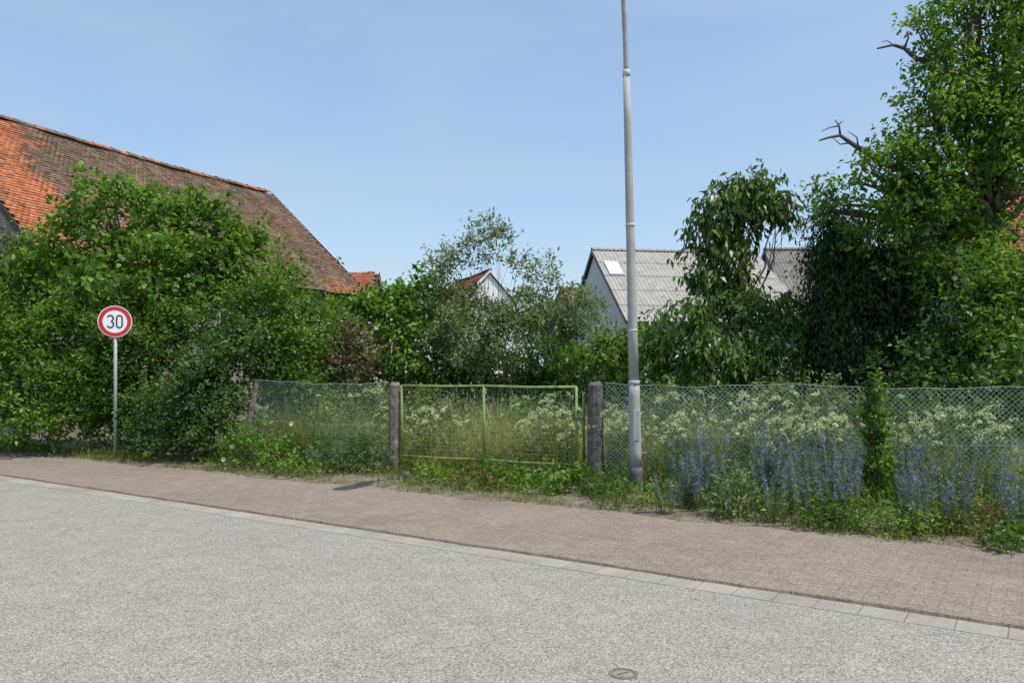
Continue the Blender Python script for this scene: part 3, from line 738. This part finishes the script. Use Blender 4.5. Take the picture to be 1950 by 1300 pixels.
def flower(px,py,Y,label):
    mb=MB(); c=P(px,py,Y)
    for i in range(8):
        a=i*math.pi/4; b=a+math.pi/4
        mb.face([(0,0,0),(.035*math.cos(a),-.03,.035*math.sin(a)),(.04*math.cos((a+b)/2),-.035,.04*math.sin((a+b)/2)),(.035*math.cos(b),-.03,.035*math.sin(b))])
    root=mb.build('bindweed_flower',M_white,None,c,(0,0,0)); tag(root,label,'flower')
    s=MB(); s.tube([(0,0,0),(.01,.06,-.04),(.02,.1,-.12)],[.004,.004,.003],4); s.build('stalk',G_mid,root)
flower(427,874,13.6,'white bindweed flower lowest at the foot of the dark shrub')
flower(443,850,13.6,'white bindweed flower just above right of the lowest one')
flower(556,806,13.6,'small white flower against the left wire fence')

# ================================================================== FENCE AND GATE
a=np.array((1,-.458)); a/=np.linalg.norm(a); nn=np.array((a[1],-a[0]))
def fp(px): k=(px-975)/F; Y=12.35/(1+.458*k); return np.array((k*Y,Y))
def chain(root,A,Bp,z0,h0,h1,mat,cell=.065,r=.0029,seed=0):
    Ln=np.linalg.norm(Bp-A); d=(Bp-A)/Ln; mb=MB(); n=int((Ln+h0)/cell)
    off=lambda s,z: .03*math.sin(s*1.3+seed)+.018*math.sin(s*3.1+z*2+seed)
    def pt(s,z):
        hh=h0+(h1-h0)*s/Ln+.022*math.sin(s*2.3+seed)+.010*math.sin(s*7+seed); zz=z0+(hh-z0)*z; q=A+d*s+nn*off(s,z)
        return (q[0],q[1],zz)
    hh=(h0+h1)/2-z0
    for sg in (1,-1):
        for i in range(n+2):
            s0=-hh+i*cell if sg>0 else i*cell
            if sg>0: lo=max(0,-s0); hi=min(hh,Ln-s0)
            else: lo=max(0,s0-Ln); hi=min(hh,s0)
            if hi-lo<.02: continue
            pts=[pt(s0+sg*(lo+(hi-lo)*k/6),(lo+(hi-lo)*k/6)/hh) for k in range(7)]
            mb.tube(pts,r,3,cap=False)
    mb.build('wire_mesh',mat,root)
    for zf in (0.02,.52,1.0):
        MB().tube([pt(Ln*k/24,zf) for k in range(25)],.0030,4).build('tension_wire',mat,root)
A,Bp=fp(484),fp(738)
fl=empty('wire_fence',(0,0,0)); tag(fl,'green chain-link fence panel left of the gate, shrubs pressing against it','fence')
chain(fl,A,Bp,.06,1.55,1.52,M_wire,seed=1,r=.0024)
p=MB(); p.tube([(A[0]-.12,A[1]-.1,-.1),(A[0]-.06,A[1]-.1,.8),(A[0]+.07,A[1]-.08,1.52)],[.055,.05,.042],7); p.build('fence_post',M_wood,fl)
A,Bp=fp(1152),fp(2300)
frr=empty('wire_fence',(0,0,0)); tag(frr,'long green chain-link fence right of the gate, in front of the meadow','fence')
chain(frr,A,fp(PX),.06,1.54,1.54,M_wire,seed=2); chain(frr,fp(PX),Bp,.06,1.54,1.5,M_wire,seed=4)
c=fp(PX); p=MB(); p.box((c[0],c[1],.76),(.11,.11,1.76),rz=-.43,taper=.85); p.build('fence_post',M_conc,frr,bevel=.01)
c=fp(2250); p=MB(); p.box((c[0],c[1],.74),(.11,.11,1.6),rz=-.43,taper=.85); p.build('fence_post',M_conc,frr,bevel=.01)
c=fp(PX)
iv=[((c[0]+ox,c[1]-.08,z),(w_,w_,.2)) for z,w_,ox in ((1.52,.06,0),(1.36,.09,-.02),(1.18,.11,0),(1.0,.12,.03),(.8,.13,0),(.6,.16,.03),(.4,.19,.02),(.2,.21,0))]
plant('climbing_ivy','climbing plant wrapped round the concrete post in the right fence','climber',None,G_bright,(PX,PY-.06),dens=3.6,L=.06,W=.04,stems=3,tr=.008,rawblobs=iv,bough=.05,twig=.07,fill=.5)

def gpost(px,mat,w,h,label,lean=0):
    c=fp(px); root=empty('gate_post',(c[0],c[1],0),-.43); tag(root,label,'post')
    mb=MB(); n=12; k=10
    rv=[1+random.uniform(-.06,.06) for _ in range(k)]
    for i in range(n):
        z=-.1+(h+.1)*i/(n-1); ww=w*(1.04-.08*i/(n-1)); 
        for j in range(k):
            an=2*math.pi/k*j+.3
            rr=ww*.53*rv[j]*(1+random.uniform(-.035,.035))
            mb.v.append((rr*math.cos(an)*1.02+lean*z,rr*math.sin(an),z))
    for i in range(n-1):
        for j in range(k):
            q=i*k+j; q2=i*k+(j+1)%k; mb.f.append([q,q2,q2+k,q+k]); mb.m.append(0)
    mb.build('shaft',mat,root)
    cp=MB(); base=[(mb.v[(n-1)*k+j]) for j in range(k)]
    top=[(v_[0]*.7+lean*h*.3,v_[1]*.7,h+.05+random.uniform(-.008,.008)) for v_ in base]
    cp.v=base+top; cp.f=[[j,(j+1)%k,k+(j+1)%k,k+j] for j in range(k)]+[[k+j for j in range(k)]]; cp.m=[0]*(k+1)
    cp.build('cap',mat,root)
    for z in (.45,1.3): MB().box((0,-w*.56,z),(.05,.02,.1)).build('hinge',M_iron,root)
gpost(750,M_wood,.185,1.5,'weathered brown gate post on the left of the green gate',.012)
gpost(1134,M_conc,.205,1.53,'dark grey lichen-stained gate post on the right of the green gate')
gl=fp(766); gr_=fp(1114)
gate=empty('garden_gate',(gl[0],gl[1],0),math.atan2(gr_[1]-gl[1],gr_[0]-gl[0])); tag(gate,'wide garden gate of olive green steel pipe with wire infill and one middle upright','gate')
Lg=np.linalg.norm(gr_-gl); zb,zt=.34,1.5
xm=Lg*.475; xe=Lg-.13; r_=.020
for x,mt in ((0,M_gate),(xm,M_gate),(xe,M_gate)):
    MB().tube([(x,-.012,zb-.08),(x,-.012,zt)],r_ if x!=xm else .024,8).build('stile',mt,gate,smooth=True)
for z in (zb,zt):
    MB().tube([(0,-.006,z),(xm*.5,-.006,z-.01),(xm,-.006,z+.004),((xm+xe)/2,-.006,z-.012),(xe,-.006,z)],r_,8).build('rail',M_gate,gate,smooth=True)
for (x0,x1) in ((0,xm),(xm,xe)):
    m_=MB(); n=int((x1-x0)/.06)
    for i in range(1,n): 
        x=x0+(x1-x0)*i/n; m_.tube([(x,.004,zb),(x+random.uniform(-.004,.004),.02*math.sin(i),(zb+zt)/2),(x,.004,zt)],.0020,3,cap=False)
    for i in range(1,18):
        z=zb+(zt-zb)*i/18; m_.tube([(x0,.004,z),((x0+x1)/2,.012*math.sin(i*2),z-.004),(x1,.004,z)],.0020,3,cap=False)
    m_.build('wire_mesh',M_wireg,gate)
MB().tube([(Lg-.02,0,.1),(Lg-.02,0,1.42)],.02,8).build('hinge_post',M_gated,gate,smooth=True)
lt=MB(); lt.box((xe+.05,-.02,1.02),(.14,.03,.05)); lt.build('latch',M_iron,gate)
m_=MB(); k=8
for i,(z,r_) in enumerate(((-.05,.075),(.1,.07),(.2,.062),(.235,.04))):
    for j in range(k):
        an=j*math.pi/4; rr=r_*(1+random.uniform(-.1,.1)); m_.v.append((rr*math.cos(an),rr*math.sin(an)*.8,z))
for i in range(3):
    for j in range(k): q=i*k+j;q2=i*k+(j+1)%k; m_.f.append([q,q2,q2+k,q+k]); m_.m.append(0)
m_.f.append([3*k+j for j in range(k)]); m_.m.append(0)
c=P(774,927,11.95); o=m_.build('stone_bollard',M_conc,None,(c[0],11.95,.0)); tag(o,'short grey stone stub in the weeds in front of the left gate post','stone')

# ================================================================== STREET LAMP
LB=np.array((1.715,10.95,0.)); lamp=empty('street_lamp',tuple(LB)); tag(lamp,'tall slim grey steel street lamp beside the right gate post','street lamp')
lx=lambda z: -.0245*z
def seg(name,z0,z1,r0,r1,mat,n=6):
    m=MB(); pts=[(lx(z0+(z1-z0)*i/n),0,z0+(z1-z0)*i/n) for i in range(n+1)]
    m.tube(pts,[r0+(r1-r0)*i/n for i in range(n+1)],20); return m.build(name,mat,lamp,smooth=True)
seg('base_sleeve',-.1,.42,.088,.087,M_dkpole)
seg('lower_pole',.42,1.58,.080,.077,M_pole)
seg('middle_pole',1.58,5.82,.071,.047,M_pole)
arm_dir=np.array((-.47,-.88,0)); m=MB(); pts=[];rad=[]
for i in range(17):
    t=i/16
    if t<.5: z=5.82+1.1*t/.5*.75; off=.03*(t/.5)**3
    else:
        q=(t-.5)/.5*math.radians(80); R=1.15; off=.03+R*(1-math.cos(q)); z=5.82+.825+R*math.sin(q)*.95
    pts.append((lx(min(z,7))+arm_dir[0]*off,arm_dir[1]*off,z)); rad.append(.038-.006*t)
m.tube(pts,rad,14); m.build('upper_pole',M_pole,lamp,smooth=True)
seg('collar',5.78,5.87,.052,.05,M_band,2); seg('collar',3.72,3.76,.0625,.0622,M_band,2); seg('collar',2.28,2.31,.0695,.0693,M_band,2); seg('collar',1.55,1.61,.083,.079,M_pole,2)
dr=MB(); dr.box((-.02,-.078,1.0),(.085,.012,.42)); dr.build('access_door',M_pole,lamp,bevel=.004)
e_=np.array(pts[-1]); hd=MB(); ring=[]
ca,sa=arm_dir[0],arm_dir[1]
for (d_,w_,h_) in ((-.05,.06,.05),(.05,.14,.08),(.3,.17,.1),(.6,.16,.08),(.72,.08,.05)):
    base=len(hd.v)
    for j in range(10):
        an=2*math.pi*j/10; lat=w_*math.cos(an); up=h_*math.sin(an)*.8
        hd.v.append((e_[0]+ca*d_-sa*lat, e_[1]+sa*d_+ca*lat, e_[2]+.02+up))
    ring.append(base)
for b in range(4):
    for j in range(10): hd.f.append([ring[b]+j,ring[b]+(j+1)%10,ring[b+1]+(j+1)%10,ring[b+1]+j]); hd.m.append(0)
hd.f.append([ring[0]+j for j in range(10)]); hd.m.append(0); hd.f.append([ring[4]+j for j in range(10)]); hd.m.append(0)
lh=hd.build('lamp_head',M_pole,lamp,smooth=True)
gs=MB(); gs.box((e_[0]+ca*.38,e_[1]+sa*.38,e_[2]-.065),(.45,.2,.03),rz=math.atan2(sa,ca)); gs.build('lens',M_band,lh)

# ================================================================== SPEED SIGN
sx,sy=-7.56,15.17
sign=empty('speed_limit_sign',(sx,sy,0),math.radians(16)); tag(sign,'round speed limit sign with a red ring and the number 30 on a thin post','road sign')
m=MB(); m.tube([(0,.04,-.1),(0,.04,2.92)],.032,14); m.build('post',M_steel,sign,smooth=True)
m=MB(); m.tube([(0,.04,2.92),(0,.04,2.94)],[.035,.03],14); m.build('post_cap',M_dkpole,sign)
zc=2.68
def disc(name,r,y0,y1,mat,par):
    m=MB(); k=64; m.v=[(r*math.cos(2*math.pi*j/k),y,zc+r*math.sin(2*math.pi*j/k)) for y in (y0,y1) for j in range(k)]
    m.f=[list(range(k)),list(range(k,2*k))[::-1]]+[[j,k+j,k+(j+1)%k,(j+1)%k] for j in range(k)]; m.m=[0]*len(m.f)
    return m.build(name,mat,par)
plate=disc('sign_plate',.30,-.004,.004,M_sw,sign)
def annulus(name,r0,r1,y,mat,par):
    m=MB(); k=72
    for j in range(k):
        a0=2*math.pi*j/k;a1=2*math.pi*(j+1)/k
        m.face([(r0*math.cos(a0),y,zc+r0*math.sin(a0)),(r1*math.cos(a0),y,zc+r1*math.sin(a0)),(r1*math.cos(a1),y,zc+r1*math.sin(a1)),(r0*math.cos(a1),y,zc+r0*math.sin(a1))])
    return m.build(name,mat,par)
annulus('red_ring',.215,.285,-.008,M_sr,plate)
def ribbon(pts,w):
    m=MB(); n=len(pts); L_=[];R_=[]
    for i,p in enumerate(pts):
        a_=np.array(pts[max(i-1,0)]);b_=np.array(pts[min(i+1,n-1)]); t=b_-a_; t/=np.linalg.norm(t); q=np.array((-t[1],t[0]))*w/2
        L_.append(np.array(p)+q);R_.append(np.array(p)-q)
    for i in range(n-1):
        m.face([(R_[i][0],-.009,zc+R_[i][1]),(R_[i+1][0],-.009,zc+R_[i+1][1]),(L_[i+1][0],-.009,zc+L_[i+1][1]),(L_[i][0],-.009,zc+L_[i][1])])
    return m
hw,hh,sw=.048,.115,.027
zero=[]
for i in range(41):
    an=2*math.pi*i/40; x=hw*math.cos(an); y=math.sin(an)*hw+( (hh-hw) if math.sin(an)>=0 else -(hh-hw))
    zero.append((.078+x,y))
zero=[(.078+hw,0)]+zero[1:20]+[(.078-hw,hh-hw),(.078-hw,-(hh-hw))]+zero[21:40]+[(.078+hw,-(hh-hw)),(.078+hw,0.0001)]
ribbon(zero,sw).build('digit_zero',M_sb,plate)
three=[(-.078+.05*math.cos(a_),.062+.053*math.sin(a_)) for a_ in [math.radians(d) for d in range(165,-81,-12)]]
three2=[(-.078+.054*math.cos(a_),-.056+.059*math.sin(a_)) for a_ in [math.radians(d) for d in range(82,-170,-12)]]
mm=ribbon(three,sw); m2=ribbon(three2,sw)
n=len(mm.v); mm.v+=[(p[0],p[1]-.0008,p[2]) for p in m2.v]; mm.f+=[[i+n for i in q] for q in m2.f]; mm.m+=[0]*len(m2.f)
mm.build('digit_three',M_sb,plate)
for z in (-.14,.14): MB().box((0,.02,zc+z),(.09,.03,.03)).build('clamp',M_steel,sign)

# ================================================================== VALVE COVER
c=P(1187,1283,4.58); vc=empty('valve_cover',(c[0],c[1],0)); tag(vc,'small oval iron valve cover set in the road at the bottom of the picture','valve cover')
def ringm(r0,r1,z0,z1):
    m=MB(); k=36
    for j in range(k):
        a0=2*math.pi*j/k;a1=2*math.pi*(j+1)/k
        f=lambda r,a,z:(r*math.cos(a),r*math.sin(a),z)
        m.face([f(r0,a0,z1),f(r1,a0,z1),f(r1,a1,z1),f(r0,a1,z1)]); m.face([f(r1,a0,z0),f(r1,a1,z0),f(r1,a1,z1),f(r1,a0,z1)])
    return m
ringm(.062,.085,-.01,.004).build('frame',M_iron,vc); ringm(0.0005,.059,-.01,.003).build('lid',M_ironin,vc)
lb=MB(); lb.box((0,0,.005),(.07,.012,.005),rz=.5); lb.build('lifting_bar',M_iron,vc)

# ================================================================== LIGHT, SKY, CAMERA
sv_=np.array((3.3,-1.95,7.8)); sv_/=np.linalg.norm(sv_)
el=math.asin(sv_[2]); az=math.atan2(sv_[0],sv_[1])
w=bpy.data.worlds.new('World'); scene.world=w; w.use_nodes=True; nt=w.node_tree
sk=nt.nodes.new('ShaderNodeTexSky'); sk.sky_type='NISHITA'; sk.sun_disc=False; sk.sun_elevation=el; sk.sun_rotation=az
sk.air_density=1.2; sk.dust_density=1.0; sk.ozone_density=2.5; sk.altitude=0
tc=nt.nodes.new('ShaderNodeTexCoord'); mp=nt.nodes.new('ShaderNodeMapping'); mp.inputs['Scale'].default_value=(1,1,3.4)
nt.links.new(tc.outputs['Generated'],mp.inputs[0])
nz=noise(nt,2.1,6,.55,mp.outputs[0],.8)
veil=ramp(nt,[(.35,(.06,.06,.06)),(.72,(.42,.42,.42))],nz)
add=mix(nt,sk.outputs[0],(.72,1.2,2.0),1.0,'ADD')
c=mix(nt,add,(4.3,4.9,5.5),veil)
nt.links.new(c,nt.nodes['Background'].inputs[0]); nt.nodes['Background'].inputs[1].default_value=.13
sd=bpy.data.lights.new('sun','SUN'); sd.energy=4.3; sd.angle=math.radians(.5); sd.color=(1,.94,.84)
so=bpy.data.objects.new('sun',sd); col.objects.link(so)
from mathutils import Vector
so.rotation_euler=Vector(tuple(-sv_)).to_track_quat('-Z','Y').to_euler(); so.location=(10,-5,25)
cd=bpy.data.cameras.new('camera'); cam=bpy.data.objects.new('camera',cd); col.objects.link(cam)
cam.location=(0,0,H); cam.rotation_euler=(math.radians(90),0,0); cd.sensor_width=36; cd.lens=F/1950*36
cd.shift_y=(Y0-650)/1950; cd.clip_end=2000; cd.clip_start=.1; scene.camera=cam
scene.view_settings.view_transform='Standard'; scene.view_settings.look='None'; scene.view_settings.exposure=0
